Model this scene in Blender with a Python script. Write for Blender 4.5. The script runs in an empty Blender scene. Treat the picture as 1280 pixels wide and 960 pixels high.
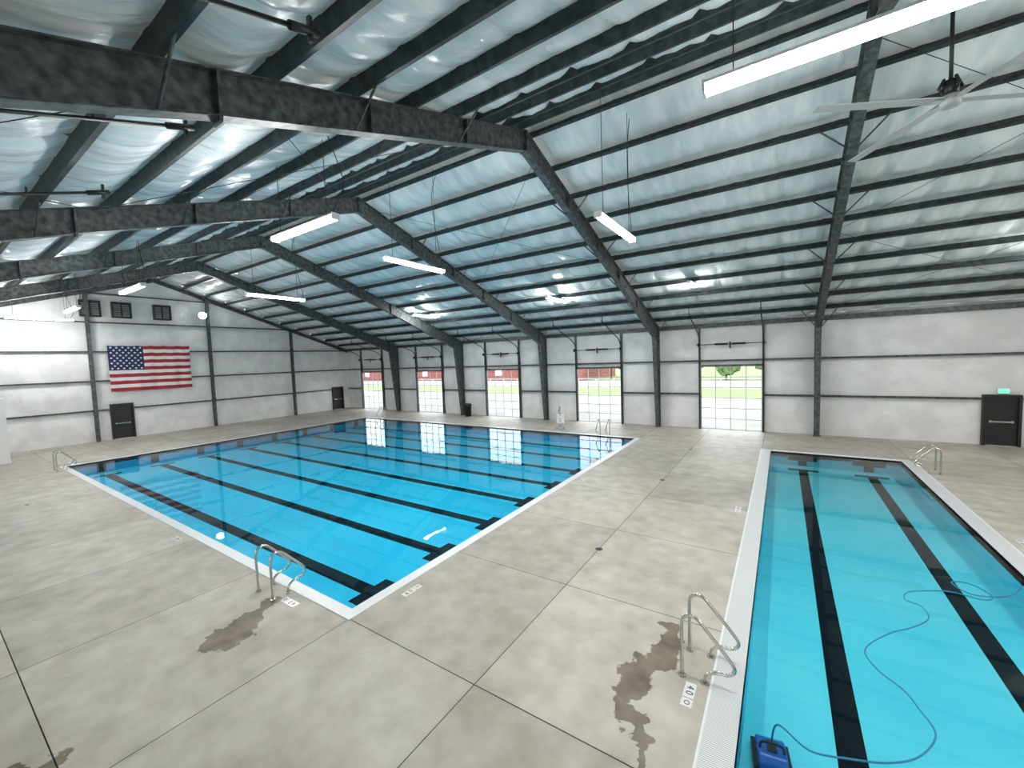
import bpy, bmesh, math, random
from mathutils import Vector, Matrix, noise
random.seed(7)
S=4.4
scene=bpy.context.scene
COL=scene.collection
try:
    scene.view_settings.view_transform='Standard'
    scene.view_settings.look='None'
except Exception as e: print(e)

# ------------------------------------------------------------------ materials
def mat(name,col=(.5,.5,.5),rough=.5,metal=0,col2=None,scale=3,detail=4,bump=0,bscale=20,emit=None,estr=1,spec=.5,bdist=.02,stretch=None,lo=.4,hi=.6):
    m=bpy.data.materials.new(name); m.use_nodes=True
    nt=m.node_tree; N=nt.nodes; L=nt.links
    b=N['Principled BSDF']
    b.inputs['Base Color'].default_value=(*col,1); b.inputs['Roughness'].default_value=rough
    b.inputs['Metallic'].default_value=metal; b.inputs['Specular IOR Level'].default_value=spec
    geo=N.new('ShaderNodeNewGeometry')
    src=geo.outputs['Position']
    if stretch:
        mp=N.new('ShaderNodeMapping'); mp.inputs['Scale'].default_value=stretch
        L.new(src,mp.inputs['Vector']); src=mp.outputs['Vector']
    if col2:
        n=N.new('ShaderNodeTexNoise'); n.inputs['Scale'].default_value=scale; n.inputs['Detail'].default_value=detail
        L.new(src,n.inputs['Vector'])
        r=N.new('ShaderNodeValToRGB'); r.color_ramp.elements[0].position=lo; r.color_ramp.elements[1].position=hi
        r.color_ramp.elements[0].color=(*col,1); r.color_ramp.elements[1].color=(*col2,1)
        L.new(n.outputs['Fac'],r.inputs['Fac']); L.new(r.outputs['Color'],b.inputs['Base Color'])
    if bump:
        n=N.new('ShaderNodeTexNoise'); n.inputs['Scale'].default_value=bscale; n.inputs['Detail'].default_value=3
        L.new(src,n.inputs['Vector'])
        bp=N.new('ShaderNodeBump'); bp.inputs['Strength'].default_value=bump; bp.inputs['Distance'].default_value=bdist
        L.new(n.outputs['Fac'],bp.inputs['Height']); L.new(bp.outputs['Normal'],b.inputs['Normal'])
    if emit:
        b.inputs['Emission Color'].default_value=(*emit,1); b.inputs['Emission Strength'].default_value=estr
    return m

M_steel=mat('painted_steel_mottled',(.045,.052,.053),.45,.3,(.17,.185,.185),7,8,lo=.35,hi=.75,bump=.15,bscale=25)
M_purlin=mat('purlin_steel',(.026,.036,.038),.42,.3,(.055,.070,.073),5,6)
M_insul=mat('roof_vinyl_insulation',(.68,.765,.775),.25,0,(.83,.88,.885),1.3,3,bump=.7,bscale=2.6,bdist=.05,stretch=(2.2,.5,1))
M_wall=mat('wall_vinyl_insulation',(.74,.74,.735),.42,0,(.84,.84,.835),1.0,3,bump=.5,bscale=3.0,bdist=.05)
M_black=mat('black_paint',(.012,.012,.013),.4)
M_dark=mat('joint_dark',(.08,.075,.068),.9)
M_rim=mat('white_pool_coping',(.80,.82,.82),.35)
M_chrome=mat('stainless_tube',(.6,.58,.54),.16,1)
M_white=mat('white_paint',(.8,.8,.8),.5)
M_tile=mat('white_tile',(.82,.82,.8),.25)
M_blackline=mat('black_lane_tile',(.004,.006,.010),.5,spec=.1)
M_doorwhite=mat('door_frame_grey_white',(.55,.57,.57),.4)
M_lamp=mat('led_diffuser',(.9,.9,.9),.4,emit=(1,.99,.965),estr=145)
M_green=mat('exit_sign_green',(.05,.6,.2),.4,emit=(.1,1,.35),estr=2)
M_red=mat('flag_red',(.38,.02,.03),.7)
M_fwhite=mat('flag_white',(.8,.8,.8),.7)
M_blue=mat('flag_blue',(.012,.02,.09),.7)
M_rblue=mat('cleaner_blue',(.01,.14,.55),.35)
M_hose=mat('cleaner_cable_blue',(.02,.22,.42),.4)
M_louver=mat('louver_grey',(.42,.44,.44),.45,.2)
M_louverdark=mat('louver_dark',(.03,.032,.033),.5)
M_fan=mat('fan_blade_alu',(.55,.57,.57),.35,.4)
M_brick=mat('exterior_red',(.20,.05,.04),.7,0,(.30,.09,.07),2,2)
M_leaf=mat('tree_leaf',(.07,.13,.04),.7,0,(.17,.26,.09),2,5)
M_trunk=mat('tree_bark',(.12,.08,.05),.8)
M_grass=mat('grass',(.16,.24,.08),.9,0,(.22,.30,.12),1,4)
M_pave=mat('exterior_pavement',(.24,.24,.235),.9,0,(.33,.33,.32),.35,4)

def concrete():
    m=bpy.data.materials.new('concrete_deck'); m.use_nodes=True
    nt=m.node_tree; N=nt.nodes; L=nt.links; b=N['Principled BSDF']
    geo=N.new('ShaderNodeNewGeometry'); P=geo.outputs['Position']
    def nz(sc,det,v=P):
        n=N.new('ShaderNodeTexNoise'); n.inputs['Scale'].default_value=sc; n.inputs['Detail'].default_value=det
        L.new(v,n.inputs['Vector']); return n
    n1=nz(.55,8); n2=nz(2.3,8); n3=nz(30,4)
    r=N.new('ShaderNodeValToRGB'); r.color_ramp.elements[0].position=.38; r.color_ramp.elements[1].position=.62
    r.color_ramp.elements[0].color=(.40,.36,.30,1); r.color_ramp.elements[1].color=(.59,.55,.485,1)
    mx=N.new('ShaderNodeMath'); mx.operation='MULTIPLY_ADD'; mx.inputs[1].default_value=.5
    L.new(n2.outputs['Fac'],mx.inputs[0])
    h=N.new('ShaderNodeMath'); h.operation='MULTIPLY'; h.inputs[1].default_value=.5
    L.new(n1.outputs['Fac'],h.inputs[0]); L.new(h.outputs[0],mx.inputs[2]); L.new(mx.outputs[0],r.inputs['Fac'])
    at=N.new('ShaderNodeAttribute'); at.attribute_name='slab_tone'
    sm=nz(1.1,10); sr=N.new('ShaderNodeMapRange'); sr.inputs['From Min'].default_value=.60; sr.inputs['From Max'].default_value=.72
    sr.inputs['To Min'].default_value=1; sr.inputs['To Max'].default_value=.82; L.new(sm.outputs['Fac'],sr.inputs['Value'])
    tm=N.new('ShaderNodeMix'); tm.data_type='RGBA'; tm.blend_type='MULTIPLY'; tm.inputs['Factor'].default_value=1
    L.new(r.outputs['Color'],tm.inputs['A']); L.new(at.outputs['Color'],tm.inputs['B'])
    tm2=N.new('ShaderNodeMix'); tm2.data_type='RGBA'; tm2.blend_type='MULTIPLY'; tm2.inputs['Factor'].default_value=1
    L.new(tm.outputs['Result'],tm2.inputs['A']); L.new(sr.outputs[0],tm2.inputs['B'])
    base=[(-1.735,.59,.060),(-1.715,.64,.056),(-1.77,.70,.040),(-1.80,.76,.034),(-1.83,.82,.022),None,
            (-.335,1.49,.026),(-.31,1.42,.036),(-.325,1.34,.042),(-.37,1.26,.045),(-.39,1.18,.046),(-.375,1.11,.034),(-.34,1.05,.026),(-.31,1.0,.024),(-.28,.93,.018),None,
            (-1.55,.13,.030),(-1.61,.08,.040)]
    stains=[]
    for i,q in enumerate(base):
        if q is None: continue
        stains.append(q)
        if i+1<len(base) and base[i+1]: 
            n=base[i+1]; stains.append(tuple((a+b2)/2 for a,b2 in zip(q,n)))
    nd=nz(3.2,8)
    sub=N.new('ShaderNodeVectorMath'); sub.operation='SUBTRACT'; sub.inputs[1].default_value=(.5,.5,.5); L.new(nd.outputs['Color'],sub.inputs[0])
    scl=N.new('ShaderNodeVectorMath'); scl.operation='SCALE'; scl.inputs['Scale'].default_value=.7; L.new(sub.outputs[0],scl.inputs[0])
    add=N.new('ShaderNodeVectorMath'); add.operation='ADD'; L.new(P,add.inputs[0]); L.new(scl.outputs[0],add.inputs[1])
    ms=N.new('ShaderNodeVectorMath'); ms.operation='MULTIPLY'; ms.inputs[1].default_value=(1,1,0); L.new(add.outputs[0],ms.inputs[0])
    prev=None
    for (x,y,rad) in stains:
        d=N.new('ShaderNodeVectorMath'); d.operation='DISTANCE'; d.inputs[1].default_value=(x*S,y*S,0); L.new(ms.outputs[0],d.inputs[0])
        q=N.new('ShaderNodeMath'); q.operation='DIVIDE'; q.inputs[1].default_value=rad*S*1.1; L.new(d.outputs['Value'],q.inputs[0])
        if prev is None: prev=q
        else:
            mn=N.new('ShaderNodeMath'); mn.operation='MINIMUM'; L.new(prev.outputs[0],mn.inputs[0]); L.new(q.outputs[0],mn.inputs[1]); prev=mn
    mr=N.new('ShaderNodeMapRange'); mr.inputs['From Min'].default_value=.96; mr.inputs['From Max'].default_value=1.06
    mr.inputs['To Min'].default_value=1; mr.inputs['To Max'].default_value=0; L.new(prev.outputs[0],mr.inputs['Value'])
    mixc=N.new('ShaderNodeMix'); mixc.data_type='RGBA'
    L.new(mr.outputs[0],mixc.inputs['Factor']); L.new(tm2.outputs['Result'],mixc.inputs['A'])
    st=N.new('ShaderNodeValToRGB'); st.color_ramp.elements[0].color=(.10,.072,.042,1); st.color_ramp.elements[1].color=(.23,.185,.125,1)
    st.color_ramp.elements[0].position=.35; st.color_ramp.elements[1].position=.65; L.new(n2.outputs['Fac'],st.inputs['Fac'])
    L.new(st.outputs['Color'],mixc.inputs['B']); L.new(mixc.outputs['Result'],b.inputs['Base Color'])
    rr=N.new('ShaderNodeMapRange'); rr.inputs['To Min'].default_value=.5; rr.inputs['To Max'].default_value=.38; L.new(mr.outputs[0],rr.inputs['Value'])
    L.new(rr.outputs[0],b.inputs['Roughness'])
    bp=N.new('ShaderNodeBump'); bp.inputs['Strength'].default_value=.15; bp.inputs['Distance'].default_value=.01
    L.new(n3.outputs['Fac'],bp.inputs['Height']); L.new(bp.outputs['Normal'],b.inputs['Normal'])
    return m
M_conc=concrete()

def water(name,tint):
    m=bpy.data.materials.new(name); m.use_nodes=True
    nt=m.node_tree; N=nt.nodes; L=nt.links; N.clear()
    o=N.new('ShaderNodeOutputMaterial'); mx=N.new('ShaderNodeMixShader'); t=N.new('ShaderNodeBsdfTransparent'); g=N.new('ShaderNodeBsdfGlossy')
    t.inputs['Color'].default_value=(*tint,1); g.inputs['Roughness'].default_value=.012
    fr=N.new('ShaderNodeFresnel'); fr.inputs['IOR'].default_value=1.28
    geo=N.new('ShaderNodeNewGeometry'); n=N.new('ShaderNodeTexNoise'); n.inputs['Scale'].default_value=1.3; n.inputs['Detail'].default_value=2
    L.new(geo.outputs['Position'],n.inputs['Vector'])
    bp=N.new('ShaderNodeBump'); bp.inputs['Strength'].default_value=.08; bp.inputs['Distance'].default_value=.03
    L.new(n.outputs['Fac'],bp.inputs['Height']); L.new(bp.outputs['Normal'],g.inputs['Normal']); 
    L.new(fr.outputs[0],mx.inputs[0]); L.new(t.outputs[0],mx.inputs[1]); L.new(g.outputs[0],mx.inputs[2]); L.new(mx.outputs[0],o.inputs[0])
    return m
M_water=water('pool_water',(.90,.99,1)); 
def glass():
    m=bpy.data.materials.new('door_glass'); m.use_nodes=True
    nt=m.node_tree; N=nt.nodes; L=nt.links; N.clear()
    o=N.new('ShaderNodeOutputMaterial'); mx=N.new('ShaderNodeMixShader'); t=N.new('ShaderNodeBsdfTransparent'); g=N.new('ShaderNodeBsdfGlossy')
    t.inputs['Color'].default_value=(.95,.97,.97,1); g.inputs['Roughness'].default_value=.02; mx.inputs[0].default_value=.06
    L.new(t.outputs[0],mx.inputs[1]); L.new(g.outputs[0],mx.inputs[2]); L.new(mx.outputs[0],o.inputs[0]); return m
M_glass=glass()
M_mainpool=mat('pool_plaster_deep',(.010,.60,.90),.6,0,(.020,.66,.95),.4,2)
M_lappool=mat('pool_plaster_shallow',(.10,.74,.91),.6,0,(.15,.80,.94),.5,2)
def grate():
    m=mat('gutter_grating',(.7,.72,.72),.4)
    nt=m.node_tree; N=nt.nodes; L=nt.links; b=N['Principled BSDF']
    geo=[n for n in N if n.type=='NEW_GEOMETRY'][0]
    w=N.new('ShaderNodeTexWave'); w.bands_direction='Y'; w.inputs['Scale'].default_value=12; L.new(geo.outputs['Position'],w.inputs['Vector'])
    r=N.new('ShaderNodeValToRGB'); r.color_ramp.elements[0].color=(.38,.40,.40,1); r.color_ramp.elements[1].color=(.78,.8,.8,1)
    r.color_ramp.elements[0].position=.15; r.color_ramp.elements[1].position=.5
    L.new(w.outputs['Fac'],r.inputs['Fac']); L.new(r.outputs['Color'],b.inputs['Base Color']); return m
M_grate=grate()

# ------------------------------------------------------------------ mesh helpers
class MB:
    def __init__(s,*mats): s.bm=bmesh.new(); s.mats=list(mats)
    def face(s,pts,mi=0,smooth=False):
        vs=[s.bm.verts.new(p) for p in pts]; f=s.bm.faces.new(vs); f.material_index=mi; f.smooth=smooth; return f
    def box(s,x0,x1,y0,y1,z0,z1,mi=0):
        v=[s.bm.verts.new((x,y,z)) for z in (z0,z1) for y in (y0,y1) for x in (x0,x1)]
        for q in ((0,2,3,1),(4,5,7,6),(0,1,5,4),(2,6,7,3),(0,4,6,2),(1,3,7,5)):
            f=s.bm.faces.new([v[i] for i in q]); f.material_index=mi
    def prism(s,poly,x0,x1,mi=0,axis='x'):
        def P(a,b,c): return (c,a,b) if axis=='x' else ((a,c,b) if axis=='y' else (a,b,c))
        A=[s.bm.verts.new(P(a,b,x0)) for a,b in poly]; B=[s.bm.verts.new(P(a,b,x1)) for a,b in poly]
        n=len(poly)
        fs=[s.bm.faces.new(A[::-1]),s.bm.faces.new(B)]
        for i in range(n): fs.append(s.bm.faces.new([A[i],A[(i+1)%n],B[(i+1)%n],B[i]]))
        for f in fs: f.material_index=mi
    def strip(s,p,q,t,x0,x1,mi=0):
        d=Vector((q[0]-p[0],q[1]-p[1])).normalized(); n=Vector((-d.y,d.x))*t/2
        s.prism([(p[0]-n.x,p[1]-n.y),(q[0]-n.x,q[1]-n.y),(q[0]+n.x,q[1]+n.y),(p[0]+n.x,p[1]+n.y)],x0,x1,mi)
    def tube(s,pts,r,seg=8,mi=0,smooth_n=0,closed=False):
        pts=[Vector(p) for p in pts]
        if smooth_n:
            out=[]; n=len(pts)
            for i in range(n-1):
                p0=pts[max(i-1,0)];p1=pts[i];p2=pts[i+1];p3=pts[min(i+2,n-1)]
                for k in range(smooth_n):
                    t=k/smooth_n
                    out.append(.5*((2*p1)+(p2-p0)*t+(2*p0-5*p1+4*p2-p3)*t*t+(3*p1-p0-3*p2+p3)*t**3))
            out.append(pts[-1]); pts=out
        rings=[]; up=None
        for i,p in enumerate(pts):
            a=pts[max(i-1,0)]; b=pts[min(i+1,len(pts)-1)]; d=(b-a).normalized()
            if up is None: up=Vector((0,0,1)) if abs(d.z)<.9 else Vector((1,0,0))
            u=(up-d*up.dot(d)).normalized(); w=d.cross(u); up=u
            rr=r[i] if isinstance(r,list) else r
            rings.append([s.bm.verts.new(p+rr*(math.cos(2*math.pi*k/seg)*u+math.sin(2*math.pi*k/seg)*w)) for k in range(seg)])
        for i in range(len(rings)-1):
            for k in range(seg):
                f=s.bm.faces.new([rings[i][k],rings[i][(k+1)%seg],rings[i+1][(k+1)%seg],rings[i+1][k]]); f.smooth=True; f.material_index=mi
        for rg in (rings[0][::-1],rings[-1]):
            f=s.bm.faces.new(rg); f.material_index=mi
    def obj(s,name,loc=None,recalc=True,parent=None,bevel=0):
        if recalc: bmesh.ops.recalc_face_normals(s.bm,faces=s.bm.faces)
        me=bpy.data.meshes.new(name); s.bm.to_mesh(me); s.bm.free()
        for m in s.mats: me.materials.append(m)
        o=bpy.data.objects.new(name,me); COL.objects.link(o)
        if loc: o.location=loc
        if parent: o.parent=parent
        if bevel:
            md=o.modifiers.new('bevel','BEVEL'); md.width=bevel; md.segments=2; md.limit_method='ANGLE'
        return o
def empty(name,loc=(0,0,0)):
    e=bpy.data.objects.new(name,None); COL.objects.link(e); e.location=loc; return e
def inst(o,name,loc,rot=0):
    n=bpy.data.objects.new(name,o.data); COL.objects.link(n); n.location=loc; n.rotation_euler=(0,0,rot)
    return n

# ------------------------------------------------------------------ dimensions (m)
XW=-8.45*S; XE=3.84*S; YN=5.85*S; YR=2.39*S; YS=2*YR-YN
ZR=2.49*S            # rafter top at the ridge
SL=1/3.
PD=.25               # purlin depth
def rt(y): return ZR-abs(y-YR)*SL
FX=[(.33+1.756*k)*S for k in (-4,-3,-2,-1,0,1)]
MAIN=(-6.55*S,-1.42*S,.92*S,4.87*S); LAP=(-.17*S,.94*S,.92*S,4.79*S)

# ------------------------------------------------------------------ floor
def inside(x,y,R): return R[0]<x<R[1] and R[2]<y<R[3]
jx=[v*S for v in (-.79,-1.42,-2.16,-2.89,-3.62,-4.35,-5.08,-5.81,-6.55,-7.3,-8.0,-.17,.94,1.6,2.3,3.0)]
jy=[v*S for v in (-.55,.158,.92,1.566,2.22,2.88,3.54,4.2,4.87,5.4)]
xs=sorted(set([XW,XE]+jx+[MAIN[0],MAIN[1],LAP[0],LAP[1]])); ys=sorted(set([YS,YN]+jy+[MAIN[2],MAIN[3],LAP[2],LAP[3]]))
mb=MB(M_conc,M_dark); g=.007
cl=mb.bm.loops.layers.color.new('slab_tone')
for i in range(len(xs)-1):
    for j in range(len(ys)-1):
        cx=(xs[i]+xs[i+1])/2; cy=(ys[j]+ys[j+1])/2
        if inside(cx,cy,MAIN) or inside(cx,cy,LAP): continue
        a=xs[i]+(g if xs[i] in jx else 0); b=xs[i+1]-(g if xs[i+1] in jx else 0)
        c=ys[j]+(g if ys[j] in jy else 0); d=ys[j+1]-(g if ys[j+1] in jy else 0)
        f=mb.face([(a,c,0),(b,c,0),(b,d,0),(a,d,0)],0)
        ki=sum(1 for v in jx if v<cx); kj=sum(1 for v in jy if v<cy)
        t=.965+.07*(random.Random(ki*131+kj*17).random()-.5)*1.2
        for lp in f.loops: lp[cl]=(t,t,t,1)
        mb.face([(xs[i],ys[j],-.012),(xs[i+1],ys[j],-.012),(xs[i+1],ys[j+1],-.012),(xs[i],ys[j+1],-.012)],1)
mb.obj('floor',recalc=False)

# ------------------------------------------------------------------ pools
def pool(name,R,rim,mfloor,lanes,D,axis,rimmat,w=.15):
    x0,x1,y0,y1=R; rx,ry=rim
    e=empty(name,((x0+x1)/2,(y0+y1)/2,0)); off=e.location
    def T(mb,nm):
        o=mb.obj(nm); o.location=-off; o.parent=e; return o
    mb=MB(M_rim,rimmat)
    mb.box(x0,x0+rx,y0,y1,-.2,.012,1); mb.box(x1-rx,x1,y0,y1,-.2,.012,1)
    mb.box(x0+rx,x1-rx,y0,y0+ry,-.2,.012,0); mb.box(x0+rx,x1-rx,y1-ry,y1,-.2,.012,0)
    mb.box(x0-.03,x0,y0-.03,y1+.03,-.02,.014,0)
    mb.box(x0,x1,y0-.03,y0,-.02,.014,0); mb.box(x0,x1,y1,y1+.03,-.02,.014,0); mb.box(x1,x1+.03,y0-.03,y1+.03,-.02,.014,0)
    T(mb,'coping')
    a,b,c,d=x0+rx,x1-rx,y0+ry,y1-ry
    mb=MB(mfloor,M_blackline)
    mb.face([(a,c,-D),(b,c,-D),(b,d,-D),(a,d,-D)],0)
    for q in ([(a,c),(b,c)],[(b,c),(b,d)],[(b,d),(a,d)],[(a,d),(a,c)]):
        (p,r2)=q
        mb.face([(p[0],p[1],-.0),(r2[0],r2[1],-.0),(r2[0],r2[1],-D),(p[0],p[1],-D)],0)
    T(mb,'basin')
    mb=MB(M_blackline); zz=-D+.004; tb=.50
    for l in lanes:
        if axis=='x':
            s0,s1=a+1.25,b-1.15
            mb.box(s0,s1,l-w,l+w,zz-.003,zz)
            mb.box(s0-.3,s0,l-tb,l+tb,zz-.003,zz); mb.box(s1,s1+.3,l-tb,l+tb,zz-.003,zz)
            for xx in (a,b-.006): 
                mb.box(xx,xx+.006,l-w,l+w,-D+.02,-.12); 
        else:
            s0,s1=c+1.35,d-.8
            mb.box(l-w,l+w,s0,s1,zz-.003,zz)
            mb.box(l-tb,l+tb,s0-.28,s0,zz-.003,zz); mb.box(l-tb,l+tb,s1,s1+.28,zz-.003,zz)
            for yy in (c,d-.006):
                mb.box(l-w,l+w,yy,yy+.006,-D+.02,-.12); mb.box(l-tb,l+tb,yy-.001,yy+.007,-.32,-.12)
    T(mb,'lane_markings')
    mb=MB(M_water); mb.face([(a,c,-.035),(b,c,-.035),(b,d,-.035),(a,d,-.035)]); T(mb,'water_surface')
    return e
pool('lane_swimming_pool',MAIN,(.20,.20),M_mainpool,[(1.23+.48*k)*S for k in range(8)],.56,'x',M_rim,.17)
pool('lap_pool',LAP,(.34,.2),M_lappool,[.165*S,.65*S],.56,'y',M_grate)

# ------------------------------------------------------------------ insulation skins
def lin(a,b,n): return [a+(b-a)*i/n for i in range(n+1)]
def purl():
    out=[];d=.30
    while True:
        out.append(d); d+=1.38
        if d>(YN-YR)-.25: break
    out.append(YN-YR-.06); return out
PU=purl()
mb=MB(M_insul)
XS=lin(XW,XE,400)
for sgn in (1,-1):
    off=[0]+PU+[YN-YR+.02]
    rows=[]
    for k in range(len(off)-1):
        seg=1 if off[k+1]-off[k]<.5 else 8
        for i in range(seg):
            rows.append((off[k]+(off[k+1]-off[k])*i/seg,math.sin(math.pi*i/seg)*(1 if seg>1 else 0),k))
    rows.append((off[-1],0,99))
    grid=[]
    for (d,sg,k) in rows:
        row=[]
        for i,x in enumerate(XS):
            ph=(x/1.22)%1.0; seam=1-math.exp(-(min(ph,1-ph)/.08)**2)
            nn=noise.noise(Vector((x*.9,d*1.3+k*7,sgn*5)))
            n2=noise.noise(Vector((x*3.4,d*1.2+k*3,sgn*9)))
            z=rt(YR+d)+PD+.03-sg*(.10+.10*seam+.06*nn+.05*n2)
            row.append(mb.bm.verts.new((x,YR+sgn*d,z)))
        grid.append(row)
    for a in range(len(grid)-1):
        for i in range(len(XS)-1):
            f=mb.bm.faces.new([grid[a][i],grid[a][i+1],grid[a+1][i+1],grid[a+1][i]]); f.smooth=True
ce=mb.obj('ceiling',recalc=False)

DH=.815*S; DW=.345*S
bays=[-.547-1.756*k for k in range(5)]+[1.209,2.965]
doorsN=[(b*S-DW,b*S+DW,DH) for b in bays[:5]]+[(1.64*S,1.87*S,2.13)]
doorsS=[(b*S-DW,b*S+DW,DH) for b in bays]
GZ=[2.04,3.95]
def wallskin(name,axis,pos,u0,u1,top,openings,girts,inward,seamw=1.22):
    mb=MB(M_wall)
    us=set(lin(u0,u1,int((u1-u0)/.2)))
    for (a,b,h) in openings: us|={a,b}
    us=sorted(us); 
    keep=[us[0]]
    ed={e for o in openings for e in o[:2]}
    for u in us[1:]:
        if u-keep[-1]<.04:
            if u in ed: keep[-1]=u
            continue
        keep.append(u)
    us=keep
    zmax=max(top(u) for u in us)
    zs=set(lin(0,zmax,int(zmax/.22))); hs={h for *_,h in openings}
    zs=sorted(zs|hs|set(girts)); kz=[zs[0]]
    for z in zs[1:]:
        if z-kz[-1]<.05:
            if z in hs or z in girts: kz[-1]=z
            continue
        kz.append(z)
    zs=kz; gl=[0]+list(girts)+[zmax+.5]
    V={}
    def vert(i,j):
        if (i,j) in V: return V[i,j]
        u=us[i]; z=min(zs[j],top(u))
        k=0
        for q in range(len(gl)-1):
            if gl[q]<=zs[j]<=gl[q+1]: k=q
        f=(zs[j]-gl[k])/(gl[k+1]-gl[k]); sg=math.sin(math.pi*min(max(f,0),1))
        ph=((u+50)/seamw)%1; seam=1-.8*math.exp(-(min(ph,1-ph)/.08)**2)
        nn=noise.noise(Vector((u*.8,z*.9,pos)))
        o=.10*sg*seam*(.7+.6*nn)
        for (a,b,h) in openings:
            if a-.01<=u<=b+.01 and zs[j]<=h+.01: o=0
        p=pos+inward*o
        v=mb.bm.verts.new((u,p,z) if axis=='x' else (p,u,z)); V[i,j]=v; return v
    for i in range(len(us)-1):
        for j in range(len(zs)-1):
            cu=(us[i]+us[i+1])/2; cz=(zs[j]+zs[j+1])/2
            if zs[j]>=max(top(us[i]),top(us[i+1])): continue
            if any(a<cu<b and cz<h for a,b,h in openings): continue
            try:
                f=mb.bm.faces.new([vert(i,j),vert(i+1,j),vert(i+1,j+1),vert(i,j+1)]); f.smooth=True
            except ValueError: pass
    return mb.obj(name,recalc=True)
wallskin('wall_north','x',YN,XW,XE,lambda u:rt(YN)+PD+.02,doorsN,GZ,-1)
wallskin('wall_south','x',YS,XW,XE,lambda u:rt(YS)+PD+.02,doorsS,GZ,1)
GE=[2.04,3.95,5.85,7.75,9.6]
wallskin('wall_west','y',XW,YS,YN,lambda u:rt(u)+PD,[(1.757*S,2.0*S,2.3),(5.40*S,5.64*S,2.2)],GE,1)
wallskin('wall_east','y',XE,YS,YN,lambda u:rt(u)+PD,[],GE,-1)

# girts and wall posts
def girts():
    mb=MB(M_steel); t=.20
    def seg(y0,y1,z,ops):
        cuts=[XW+.02]
        for a,b,h in sorted(ops):
            if h>z: cuts+= [a-.08,b+.08]
        cuts.append(XE-.02)
        for k in range(0,len(cuts),2):
            mb.box(cuts[k],cuts[k+1],y0,y1,z-.012,z+.012)
            yi=y0 if y0>YR else y1
            mb.box(cuts[k],cuts[k+1],min(yi,yi+(.012 if y0>YR else -.012)),max(yi,yi+(.012 if y0>YR else -.012)),z-.08,z+.012)
    for z in GZ:
        seg(YN-.2,YN-.005,z,doorsN); seg(YS+.005,YS+.2,z,doorsS)
    for y0,y1 in ((YN-.2,YN-.01),(YS+.01,YS+.2)):
        mb.box(XW+.02,XE-.02,y0,y1,rt(YN)-.10,rt(YN)+.14)
    for ops,yy,s in ((doorsN[:5],YN,-1),(doorsS,YS,1)):
        for a,b,h in ops:
            y0,y1=sorted((yy+s*.005,yy+s*.2))
            for q in (a-.10,b+.0):
                mb.box(q,q+.10,y0,y1,0,rt(YN)-.1)
            mb.box(a-.1,b+.1,y0,y1,h,h+.10)
    return mb.obj('trim_girts')
girts()
mb=MB(M_steel)
for z in GE:
    for xx,s in ((XW,1),(XE,-1)):
        half=(rt(YR)+PD-z)/SL - .2
        y0=max(YS+.2,YR-half); y1=min(YN-.2,YR+half)
        if y1-y0<1: continue
        segs=[(y0,y1)]
        if z<2.25 and xx==XW: segs=[(y0,1.757*S-.08),(2.0*S+.08,5.40*S-.08)]
        for a,b in segs:
            x0,x1=sorted((xx+s*.005,xx+s*.2)); mb.box(x0,x1,a,b,z-.012,z+.012)
            xi=xx+s*.2; x0,x1=sorted((xi,xi-s*.012)); mb.box(x0,x1,a,b,z-.08,z+.012)
for y in (.12,1.583,3.08,4.51):
    for xx,s in ((XW,1),(XE,-1)):
        x0,x1=sorted((xx+s*.2,xx+s*.42)); zt=rt(y*S)-.05
        mb.box(x0,x0+.012,y*S-.09,y*S+.09,0,zt); mb.box(x1-.012,x1,y*S-.09,y*S+.09,0,zt); mb.box(x0,x1,y*S-.006,y*S+.006,0,zt)
for xx,s in ((XW,1),(XE,-1)):
    x0,x1=sorted((xx+s*.02,xx+s*.2))
    for sg in (1,-1):
        y1=YR+sg*(YN-YR-.05)
        for off in (.0,-.26): mb.strip((YR,ZR+off),(y1,rt(y1)+off),.014,x0,x1)
        mb.strip((YR,ZR-.13),(y1,rt(y1)-.13),.24,(x0+x1)/2-.005,(x0+x1)/2+.005)
mb.obj('trim_gable_framing')

# purlins
mb=MB(M_purlin)
def purlin_mesh(d,sgn):
    c=1/math.sqrt(1+SL*SL)
    y=YR+sgn*d; z=rt(y)+.005
    t=.006; fl=.10
    ux=Vector((-sgn*c,SL*c)); up=Vector((sgn*SL*c,c))
    O=Vector((y,z))
    def P(a,b): q=O+ux*a+up*b; return (q.x,q.y)
    return [[P(-t/2,0),P(t/2,0),P(t/2,PD),P(-t/2,PD)],[P(0,0),P(fl,0),P(fl,t),P(0,t)],[P(-fl,PD-t),P(0,PD-t),P(0,PD),P(-fl,PD)],[P(fl-t,0),P(fl,0),P(fl,.02),P(fl-t,.02)]]
for sgn in (1,-1):
    ds=PU[:-1]+([.99,2.37] if sgn<0 else [])
    for d in ds:
        for pr in purlin_mesh(d,sgn): mb.prism(pr,XW+.02,XE-.02)
mb.obj('roof_purlins')

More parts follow.
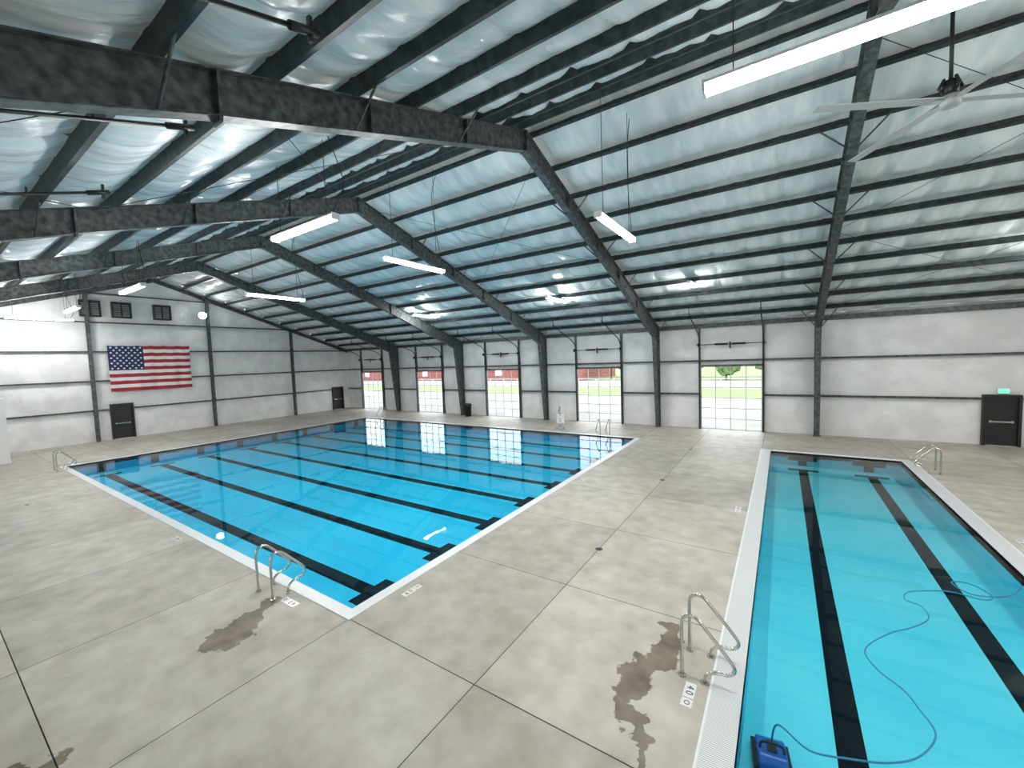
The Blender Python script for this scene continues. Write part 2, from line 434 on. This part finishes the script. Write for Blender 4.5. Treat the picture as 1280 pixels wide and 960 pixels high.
# main frames
def frame_mesh(name,x):
    mb=MB(M_steel); fw=.115; tw=.006
    for s in (1,-1):
        ye=YR+s*(YN-.21-YR)
        yk=YR+s*(YN-.21-YR-.90)
        ym=YR+s*(YN-YR)*.52
        zt=rt(ye); zk=rt(yk)-.84
        top=[(YR,ZR),(ye,zt)]
        bot=[(YR,ZR-.56),(ym,rt(ym)-.58),(yk,zk)]
        mb.prism([top[0],(ym,rt(ym)),bot[1],bot[0]],x-tw,x+tw)
        mb.prism([(ym,rt(ym)),(yk,rt(yk)),bot[2],bot[1]],x-tw,x+tw)
        yb=ye-s*.32
        mb.prism([(yk,rt(yk)),(ye,zt),(ye,0.02),(yb,0.02),(yk,zk)],x-tw,x+tw)
        mb.strip(top[0],top[1],.02,x-fw,x+fw)
        mb.strip(bot[0],bot[1],.022,x-fw,x+fw); mb.strip(bot[1],bot[2],.022,x-fw,x+fw)
        mb.strip((ye,zt),(ye,0.02),.02,x-fw,x+fw); mb.strip((yb,0.02),(yk,zk),.022,x-fw,x+fw)
        mb.strip((yk,zk),(yk,rt(yk)),.02,x-fw,x+fw)
        mb.strip((yk,zk),(ye,zk),.014,x-fw*.95,x+fw*.95)
        mb.box(x-.16,x+.16,min(ye+s*.02,yb-s*.06),max(ye+s*.02,yb-s*.06),0,.025)
        for fr in (.18,.36,.52,.70):
            y=YR+s*(YN-YR)*fr
            dd=.57 if fr<=.52 else .57+(.86-.58)*(fr-.52)/(.42)
            for sx in (-1,1):
                xa,xb=sorted((x+sx*tw,x+sx*fw*.95)); mb.strip((y,rt(y)-.01),(y,rt(y)-dd),.012,xa,xb)
        y=YR+s*(YN-YR)*.52; mb.box(x-fw-.01,x+fw+.01,y-.02,y+.02,rt(y)-.66,rt(y)+.0)
        for i,d in enumerate(PU[:-1]):
            if i%2==0 and i>0 :
                y=YR+s*d; z0=rt(y)-.57- (max(0,(d/(YN-YR)-.52))/.42)*.28
                for sx in (-1,1):
                    mb.tube([(x+sx*.09,y,z0),(x+sx*.72,y-s*.03,rt(y)+.06)],.022,5)
    mb.strip((YR,ZR),(YR,ZR-.60),.04,x-fw-.01,x+fw+.01)
    return mb.obj(name)
for x in FX: frame_mesh('steel_portal_frame',x)

# rod bracing
mb=MB(M_purlin)
for a,b in ((FX[4],FX[5]),(FX[2],FX[3]),(XW+.3,FX[0])):
    for s in (1,-1):
        for f0,f1 in ((.05,.5),(.5,.93)):
            ya=YR+s*(YN-YR)*f0; yb=YR+s*(YN-YR)*f1
            mb.tube([(a,ya,rt(ya)-.04),(b,yb,rt(yb)-.04)],.008,5); mb.tube([(a,yb,rt(yb)-.06),(b,ya,rt(ya)-.06)],.008,5)
mb.obj('roof_bracing_rods')

# ------------------------------------------------------------------ glazed overhead doors
def odoor(name,xc,yw,s):
    e=empty(name,(xc,yw,0)); n_r=6;n_c=4
    w=DW*2-.02; h=DH-.01; yc=s*.06
    mb=MB(M_doorwhite,M_glass,M_black)
    fr=.020
    for i in range(n_r+1):
        z=.03+i*(h-.03)/n_r; mb.box(-w/2,w/2,yc-.022,yc+.022,max(z-fr,0.005),min(z+fr,h))
    for j in range(n_c+1):
        x=-w/2+j*w/n_c; q=fr if 0<j<n_c else fr*1.6
        mb.box(max(x-q,-w/2),min(x+q,w/2),yc-.020,yc+.020,.005,h)
    mb.face([(-w/2,yc,.03),(w/2,yc,.03),(w/2,yc,h-.02),(-w/2,yc,h-.02)],1)
    o=mb.obj('glazed_panels',parent=e)
    mb=MB(M_black,M_steel)
    for q in (-w/2-.05,w/2+.05):
        mb.box(q-.03,q+.03,s*.22-.03,s*.22+.03,.0,rt(YN)-.9)
        y0=s*.22; z0=rt(YN)-.9
        pts=[(q,y0,z0),(q,y0+s*.15,z0+.28),(q,y0+s*.45,z0+.48),(q,y0+s*3.2,z0+.48+2.75*SL)]
        mb.tube(pts,.03,6)
        mb.tube([(q,y0+s*3.1,z0+.48+2.65*SL),(q,y0+s*3.1,z0+.9+2.9*SL)],.02,5)
    zz=rt(YN)-1.05
    mb.tube([(-w/2-.2,s*.32,zz),(w/2+.2,s*.32,zz)],.02,8)
    mb.tube([(-.75,s*.32,zz),(-.1,s*.32,zz)],.055,10); mb.tube([(.1,s*.32,zz),(.75,s*.32,zz)],.055,10)
    for q in (-w/2-.08,w/2+.08): mb.tube([(q-.05,s*.32,zz),(q+.05,s*.32,zz)],.1,12)
    mb.box(-.04,.04,s*.2-.02,s*.3+.02,zz-.25,zz+.12)
    mb.obj('track_and_spring',parent=e)
for b in bays[:5]: odoor('glazed_overhead_door',b*S,YN,-1)
for b in bays: odoor('glazed_overhead_door',b*S,YS,1)

def mandoor(name,axis,u0,u1,pos,s,h):
    mb=MB(M_black,M_steel,M_chrome)
    def B(a,b,c,d,z0,z1,mi):
        p,q=sorted((c,d))
        if axis=='x': mb.box(a,b,p,q,z0,z1,mi)
        else: mb.box(p,q,a,b,z0,z1,mi)
    B(u0+.04,u1-.04,pos+s*.03,pos+s*.08,.01,h-.04,0)
    B(u0-.05,u0+.04,pos+s*.002,pos+s*.2,0,h+.05,0); B(u1-.04,u1+.05,pos+s*.002,pos+s*.2,0,h+.05,0); B(u0+.04,u1-.04,pos+s*.002,pos+s*.2,h-.04,h+.05,0)
    B(u0+.15,u1-.15,pos+s*.12,pos+s*.15,1.0,1.06,2)
    B(u0+.15,u0+.22,pos+s*.08,pos+s*.12,.98,1.08,2);B(u1-.22,u1-.15,pos+s*.08,pos+s*.12,.98,1.08,2)
    mb.obj(name)
mandoor('door_1','y',1.757*S,2.0*S,XW,1,2.3)
mandoor('door_2','y',5.40*S,5.64*S,XW,1,2.2)
mandoor('door_3','x',1.64*S,1.87*S,YN,-1,2.13)
mb=MB(M_white,M_green); x=1.755*S
mb.box(x-.17,x+.17,YN-.27,YN-.2,2.25,2.45,0); mb.box(x-.15,x+.15,YN-.275,YN-.27,2.27,2.43,1); mb.box(x-.02,x+.02,YN-.2,YN-.1,2.3,2.4,0)
mb.obj('exit_sign')

# louvred exhaust fans on end wall
mb=MB(M_louverdark,M_louver)
w=.98;hh=1.05
for q in (-w/2,w/2-.06): mb.box(0,.3,q,q+.06,0,hh,0)
for q in (0,hh-.06): mb.box(0,.3,-w/2,w/2,q,q+.06,0)
mb.box(0,.04,-w/2,w/2,0,hh,0)
for cc in (-.22,.22):
    for i in range(6):
        z=.12+i*.135
        mb.face([(.20,cc-.18,z),(.20,cc+.18,z),(.12,cc+.18,z+.11),(.12,cc-.18,z+.11)],1)
mb.box(.1,.26,-.02,.02,0,hh,0); mb.box(.1,.3,-.45,.45,.5,.53,0)
lv=mb.obj('exhaust_louver',loc=(XW+.12,1.625*S,1.83*S))
inst(lv,'exhaust_louver',(XW+.12,1.965*S,1.83*S)); inst(lv,'exhaust_louver',(XW+.12,2.455*S,1.83*S))

# round wall floodlight
mb=MB(M_lamp,M_black)
mb.tube([(.16,0,0),(.20,0,0)],.24,20,0); mb.tube([(.0,0,0),(.155,0,0)],[.12,.28],20,1)
mb.tube([(-.15,0,0),(.0,0,0)],.05,8,1)
mb.obj('round_wall_light',loc=(XW+.35,2.99*S,1.935*S))

# ------------------------------------------------------------------ flag
def flag():
    mb=MB(M_red,M_fwhite,M_blue)
    y0,y1=1.765*S,2.78*S; z0,z1=.72*S,1.415*S; nu=52; nv=13
    W=y1-y0;H=z1-z0
    def P(u,v,o=0):
        off=.04*math.sin(u*17+v*2)*(.3+.7*v)+.02*math.sin(u*41+1)
        drop=-.05*math.sin(math.pi*((u*6)%1))*(1-v)*.6
        return (XW+.30+off+o,y0+u*W,z1-v*H+drop)
    for j in range(nv):
        for i in range(nu):
            u0,u1=i/nu,(i+1)/nu; v0,v1=j/nv,(j+1)/nv
            can=(u0<.4 and (i+1)/nu<=.405 and j<7)
            mb.face([P(u0,v0),P(u1,v0),P(u1,v1),P(u0,v1)],2 if can else (0 if j%2==0 else 1),True)
    cw=21/52; chh=7/13
    for r in range(9):
        n=6 if r%2==0 else 5
        for c in range(n):
            u=cw*((c+.5)/6 if n==6 else (c+1)/6); v=chh*(r+.7)/9.4
            cx,cy,cz=P(u,v,.012); pts=[]
            for k in range(10):
                rr=.085 if k%2==0 else .035; a=math.pi/2+k*math.pi/5
                pts.append((cx,cy+rr*math.cos(a),cz+rr*math.sin(a)))
            mb.face(pts,1)
    return mb.obj('american_flag',recalc=False)
flag()

# ------------------------------------------------------------------ LED linear lights
def lamp_mesh():
    mb=MB(M_lamp,M_white,M_black)
    L=1.24
    mb.prism([(-.085,0),(-.06,-.085),(.06,-.085),(.085,0)],-L,L,0)
    mb.prism([(-.09,.001),(.09,.001),(.07,.05),(-.07,.05)],-L-.01,L+.01,1)
    mb.box(-L-.03,-L,-.09,.09,-.09,.05,1); mb.box(L,L+.03,-.09,.09,-.09,.05,1)
    return mb
proto=None; nl=0
def lamp(x,y,rot,z=1.72):
    global proto,nl
    x*=S;y*=S;z*=S; nl+=1
    if proto is None:
        proto=lamp_mesh().obj('linear_led_light',loc=(x,y,z)); o=proto; o.rotation_euler=(0,0,rot)
    else: o=inst(proto,'linear_led_light',(x,y,z),rot)
    mb=MB(M_black)
    def wy(q): return y+q*math.sin(rot)
    for q in (-.95,.95):
        mb.tube([(q,0,.04),(q,0,rt(wy(q))-.02-z)],.007,5)
    rnd=random.Random(nl); q=1.15
    top=rt(wy(q))-.02-z; sx=rnd.uniform(-.25,.25)
    mb.tube([(q,0,.05),(q+.12+sx*.3,.05,.35),(q+.05+sx,.12,top*.4),(q-.12+sx,.08,top*.75),(q,.0,top)],.010,5,smooth_n=5)
    w=mb.obj('suspension_wires'); w.parent=o
    return o
HP=math.pi/2
for (x,y,r) in [(.105,1.27,0),(-2.08,1.22,0),(-4.65,1.17,0),(-6.5,1.12,0),(-7.75,1.05,HP),
                (-.78,2.30,HP),(-2.25,2.17,HP),(-4.3,2.2,HP),
                (-.79,4.78,HP),(-2.32,4.58,HP),(-4.6,4.6,HP),
                (1.75,4.6,HP),(1.9,2.4,HP),(2.2,1.27,0),(3.1,3.2,HP),(-.9,-.3,0),(-3.2,-.3,0),(-5.4,-.3,0),(1.2,-.3,0),(3.0,-.3,0)]:  # fixtures out of view, added as fill for even brightness
    lamp(x,y,r)

# ------------------------------------------------------------------ ceiling fan
e=empty('ceiling_fan',(.553*S,2.39*S,1.967*S))
mb=MB(M_black,M_louver)
mb.tube([(0,0,-.12),(0,0,-.10),(0,0,.06),(0,0,.08)],[.08,.14,.14,.1],20,1)
mb.tube([(0,0,.08),(0,0,.32)],.11,16,0); mb.tube([(0,0,.32),(0,0,ZR-.2-e.location.z)],.03,10,0)
for k in range(4):
    a=k*HP+.4; mb.tube([(.1*math.cos(a),.1*math.sin(a),.14),(.18*math.cos(a),.18*math.sin(a),.2),(.1*math.cos(a),.1*math.sin(a),.36)],.025,5,0)
mb.box(-.25,.25,-.06,.06,ZR-.3-e.location.z,ZR-.22-e.location.z,0)
mb.obj('motor_and_downrod',parent=e)
for k,a in enumerate((210,300,30,120)):
    a=math.radians(a); mb=MB(M_fan)
    mb.prism([(-.09,-.012),(.0,.012),(.09,.016),(.085,.006),(0,-.004)],.12,2.25,axis='x')
    mb.box(.08,.3,-.04,.04,-.03,-.01)
    o=mb.obj('blade_%d'%(k+1),parent=e); o.rotation_euler=(0,0,a)

# ------------------------------------------------------------------ grab rails
def rail_profile(y):
    return [(0,y,0),(0,y,.35),(0,y,.74),(.06,y,.86),(.19,y,.86),(.36,y,.68),(.60,y,.40),(.63,y,.29),(.55,y,.22),(.42,y,.20),(.31,y,.13),(.28,y,0)]
def rails():
    mb=MB(M_chrome)
    for y in (-.28,.28):
        mb.tube(rail_profile(y),.024,10,smooth_n=5)
        for q in (0,.28): mb.tube([(q,y,0),(q,y,.02)],.05,14)
    return mb
rp=rails().obj('pool_grab_rails',loc=(-1.88*S,.835*S,0)); rp.rotation_euler=(0,0,HP)
rp.location=( -1.89*S,.83*S,.0)
inst(rp,'pool_grab_rails',(-.256*S,1.35*S,0),0)
inst(rp,'pool_grab_rails',(-6.35*S,.86*S,0),HP)
inst(rp,'pool_grab_rails',(-1.88*S,4.93*S,0),-HP)
inst(rp,'pool_grab_rails',(-6.1*S,4.93*S,0),-HP)
inst(rp,'pool_grab_rails',(1.02*S,4.45*S,0),math.pi)

# pool lift
e=empty('pool_access_lift',(-2.65*S,5.12*S,0))
mb=MB(M_chrome,M_louver,M_white)
mb.box(-.3,.3,-.35,.35,0,.08,1)
mb.box(-.09,.09,0,.2,.08,1.15,1)
mb.tube([(0,.1,1.1),(0,-.1,1.3),(0,-.9,1.05)],.045,8,0); mb.tube([(0,.1,.55),(0,-.45,1.15)],.035,8,0)
mb.tube([(0,-.9,1.05),(0,-.95,.5)],.03,8,0)
mb.box(-.24,.24,-1.15,-.75,.45,.5,2); mb.box(-.24,.24,-.78,-.73,.5,.95,2)
mb.tube([(-.15,-1.15,.45),(-.15,-1.3,.1),(.15,-1.3,.1),(.15,-1.15,.45)],.018,6,0)
mb.tube([(-.26,-.75,.72),(-.26,-1.1,.72)],.02,6,0); mb.tube([(.26,-.75,.72),(.26,-1.1,.72)],.02,6,0)
o=mb.obj('lift_body',parent=e); e.rotation_euler=(0,0,.5); e.location.y=5.2*S

# black waste bin
mb=MB(M_black)
mb.tube([(0,0,0),(0,0,.85),(0,0,.86),(0,0,.95),(0,0,1.02)],[.24,.28,.31,.31,.2],20)
mb.obj('waste_bin',loc=(-4.72*S,5.65*S,0))

# white partition block at left
mb=MB(M_white,M_black)
mb.box(-8.35*S,-7.45*S,YS+.5,.67*S,0,3.3,0)
mb.box(-8.35*S,-7.45*S+.03,YS+.5,.67*S+.03,0,.12,0)
mb.tube([(-7.6*S,.60*S,3.3),(-7.6*S,.60*S,3.7)],.09,12,1); mb.tube([(-7.6*S,.60*S,3.7),(-7.6*S,.60*S,3.85)],[.16,.10],12,1)
mb.obj('storage_room_partition')

# depth marker tiles
def tile(x,y,rot,txt):
    e=empty('depth_marker_tile',(x*S,y*S,0)); e.rotation_euler=(0,0,rot); e.scale=(.85,.85,1)
    mb=MB(M_tile); mb.box(-.16,.16,-.08,.08,0,.004); mb.box(.18,.34,-.08,.08,0,.004); mb.obj('tile',parent=e)
    c=bpy.data.curves.new('digits','FONT'); c.body=txt; c.size=.15; c.extrude=.001; c.align_x='CENTER'; c.align_y='CENTER'
    c.materials.append(M_black); o=bpy.data.objects.new('digits',c); COL.objects.link(o); o.parent=e; o.location=(0,0,.0055)
    c2=bpy.data.curves.new('symbol','FONT'); c2.body='O'; c2.size=.11; c2.extrude=.001; c2.align_x='CENTER'; c2.align_y='CENTER'
    c2.materials.append(M_black); o=bpy.data.objects.new('symbol',c2); COL.objects.link(o); o.parent=e; o.location=(.26,0,.0055)
tile(-.225,1.235,-HP,'4 0'); tile(-1.73,.86,math.pi,'6 0'); tile(-1.355,1.17,HP,'6 0'); tile(-3.0,.86,math.pi,'6 0')
tile(-.23,2.9,-HP,'4 0'); tile(-1.35,3.0,HP,'6 0'); tile(1.0,3.0,HP,'4 0'); tile(-5.0,.86,math.pi,'6 0')
for k,(x,y) in enumerate([(-.79,1.95),(-.79,3.3),(-.79,4.5),(-4.9,.5)]):
    mb=MB(M_louverdark,M_chrome); mb.tube([(0,0,.001),(0,0,.006)],.085,20,1); mb.tube([(0,0,.006),(0,0,.008)],.065,20,0)
    mb.obj('floor_drain',loc=(x*S,y*S,0))

# ------------------------------------------------------------------ robotic pool cleaner + cable
e=empty('pool_cleaner',(-.02*S,1.23*S,-.55)); e.rotation_euler=(0,0,.15)
mb=MB(M_rblue)
mb.prism([(-.2,.06),(-.2,.2),(-.12,.26),(.12,.26),(.2,.2),(.2,.06)],-.15,.15,axis='x'); mb.obj('body',parent=e,bevel=.02)
mb=MB(M_black)
for q in (-.17,.17):
    mb.prism([(-.22,.03),(-.24,.1),(-.2,.15),(.2,.15),(.24,.1),(.22,.03)],q-.025,q+.025,axis='x')
for y in (-.2,.2): mb.tube([(-.15,y,.08),(.15,y,.08)],.05,12)
mb.box(-.05,.05,-.08,.08,.255,.275)
mb.tube([(-.12,-.05,.22),(-.1,-.05,.34),(.1,-.05,.34),(.12,-.05,.22)],.016,8,smooth_n=3)
mb.obj('tracks_and_brushes',parent=e)
mb=MB(M_hose)
cab=[(-.02,1.24,-.25),(-.005,1.25,-.05),(.06,1.2,-.03),(.138,1.222,-.03),(.22,1.26,-.03),(.286,1.32,-.03),(.335,1.418,-.03),(.32,1.5,-.03),(.30,1.563,-.03),(.25,1.63,-.03),(.235,1.72,-.03),(.3126,1.853,-.03),(.40,1.95,-.03),(.455,2.04,-.03),(.45,2.12,-.03),(.41,2.15,-.03),(.433,2.22,-.03),(.50,2.27,-.03),(.579,2.305,-.03),(.66,2.29,-.03),(.70,2.34,-.03),(.66,2.42,-.03),(.60,2.40,-.03),(.64,2.32,-.03),(.75,2.37,-.03),(.83,2.5,-.03)]
mb.tube([(x*S,y*S,z) for x,y,z in cab],.010,6,smooth_n=6)
mb.obj('cleaner_cable')

# struts under near slope
for x,yy in ((-1.06,.70),(-1.82,.67),(-2.75,.64)):
    mb=MB(M_black); x*=S
    y1=yy*S; y0=YS+.5
    mb.tube([(x,y0,rt(y0)-.10),(x,y1,rt(y1)-.10)],.028,8)
    mb.tube([(x,y1-.35,rt(y1-.35)-.10),(x,y1,rt(y1)-.10)],.05,10)
    mb.box(x-.03,x+.03,y1-.12,y1-.08,rt(y1)-.26,rt(y1)+.03)
    for q in (1.2,2.6,4.2): mb.box(x-.015,x+.015,y1-q,y1-q+.03,rt(y1-q)-.1,rt(y1-q)+.03)
    mb.obj('overhead_door_track')

# ------------------------------------------------------------------ exterior
mb=MB(M_pave,M_grass)
mb.face([(-60*S,YN+.02,-.06),(40*S,YN+.02,-.06),(40*S,10*S,-.06),(-60*S,10*S,-.06)],0)
mb.face([(-60*S,10*S,-.06),(40*S,10*S,-.06),(40*S,12.5*S,-.06),(-60*S,12.5*S,-.06)],1)
mb.face([(-60*S,12.5*S,-.06),(40*S,12.5*S,-.06),(40*S,16*S,-.06),(-60*S,16*S,-.06)],0)
mb.face([(-60*S,16*S,-.06),(40*S,16*S,-.06),(40*S,50*S,-.06),(-60*S,50*S,-.06)],1)
mb.face([(-60*S,-30*S,-.06),(40*S,-30*S,-.06),(40*S,YS-.02,-.06),(-60*S,YS-.02,-.06)],0)
mb.obj('exterior_ground',recalc=False)
mb=MB(M_brick,M_white,M_louverdark)
mb.box(-34*S,-7.0*S,16*S,20*S,-.06,4.2,0); mb.prism([(16*S-.4,4.2),(20*S+.4,4.2),(18*S,6.4)],-34*S-.3,-7.0*S+.3,1)
for k in range(16):
    xx=-33*S+k*1.65*S; mb.box(xx,xx+1.6,16*S-.05,16*S,1.0,2.4,1)
mb.obj('red_exterior_building')
def tree(x,y,h,sd):
    e=empty('tree',(x,y,-.06)); mb=MB(M_trunk); mb.tube([(0,0,0),(.05,0,h*.3),(0,.05,h*.6)],[.2,.15,.08],8); mb.obj('trunk',parent=e)
    mb=MB(M_leaf)
    rnd=random.Random(sd)
    for k in range(9):
        c=Vector((rnd.uniform(-1,1)*h*.25,rnd.uniform(-1,1)*h*.25,h*rnd.uniform(.35,.85)))
        r=h*rnd.uniform(.16,.26)
        res=bmesh.ops.create_icosphere(mb.bm,subdivisions=3,radius=r)
        for v in res['verts']:
            v.co=v.co*(1+.35*noise.noise(v.co*2.2/r*1.2+c)) + c
    mb.obj('foliage',parent=e)
for k in range(14): tree((-6.2+k*1.5)*S,(17+random.uniform(-.5,1.5))*S,random.uniform(5.5,8),k)
mb=MB(M_white)
for k in range(40): mb.tube([((-14+k*.6)*S,12.4*S,-.06),((-14+k*.6)*S,12.4*S,1.2)],.035,6)
for z in (.4,.8,1.2): mb.tube([(-14*S,12.4*S,z),(9.4*S,12.4*S,z)],.03,6)
mb.obj('exterior_fence')

# ------------------------------------------------------------------ world
w=bpy.data.worlds.new('World'); scene.world=w; w.use_nodes=True
w.node_tree.nodes['Background'].inputs['Color'].default_value=(.93,.97,1,1); w.node_tree.nodes['Background'].inputs['Strength'].default_value=4.3

# ------------------------------------------------------------------ camera
cam=bpy.data.cameras.new('camera'); co=bpy.data.objects.new('camera',cam); COL.objects.link(co)
cam.sensor_fit='HORIZONTAL'; cam.sensor_width=36; cam.lens=510/1280*36; cam.clip_start=.05; cam.clip_end=2000
A=Vector((.551,.070,-.8315)).normalized(); B=Vector((.8337,-.0043,.5522)); X=(B-A*B.dot(A)).normalized(); Z=X.cross(A)
R=Matrix((X,A,Z)).to_4x4()
co.matrix_world=Matrix.Translation((0,0,S))@R
scene.camera=co
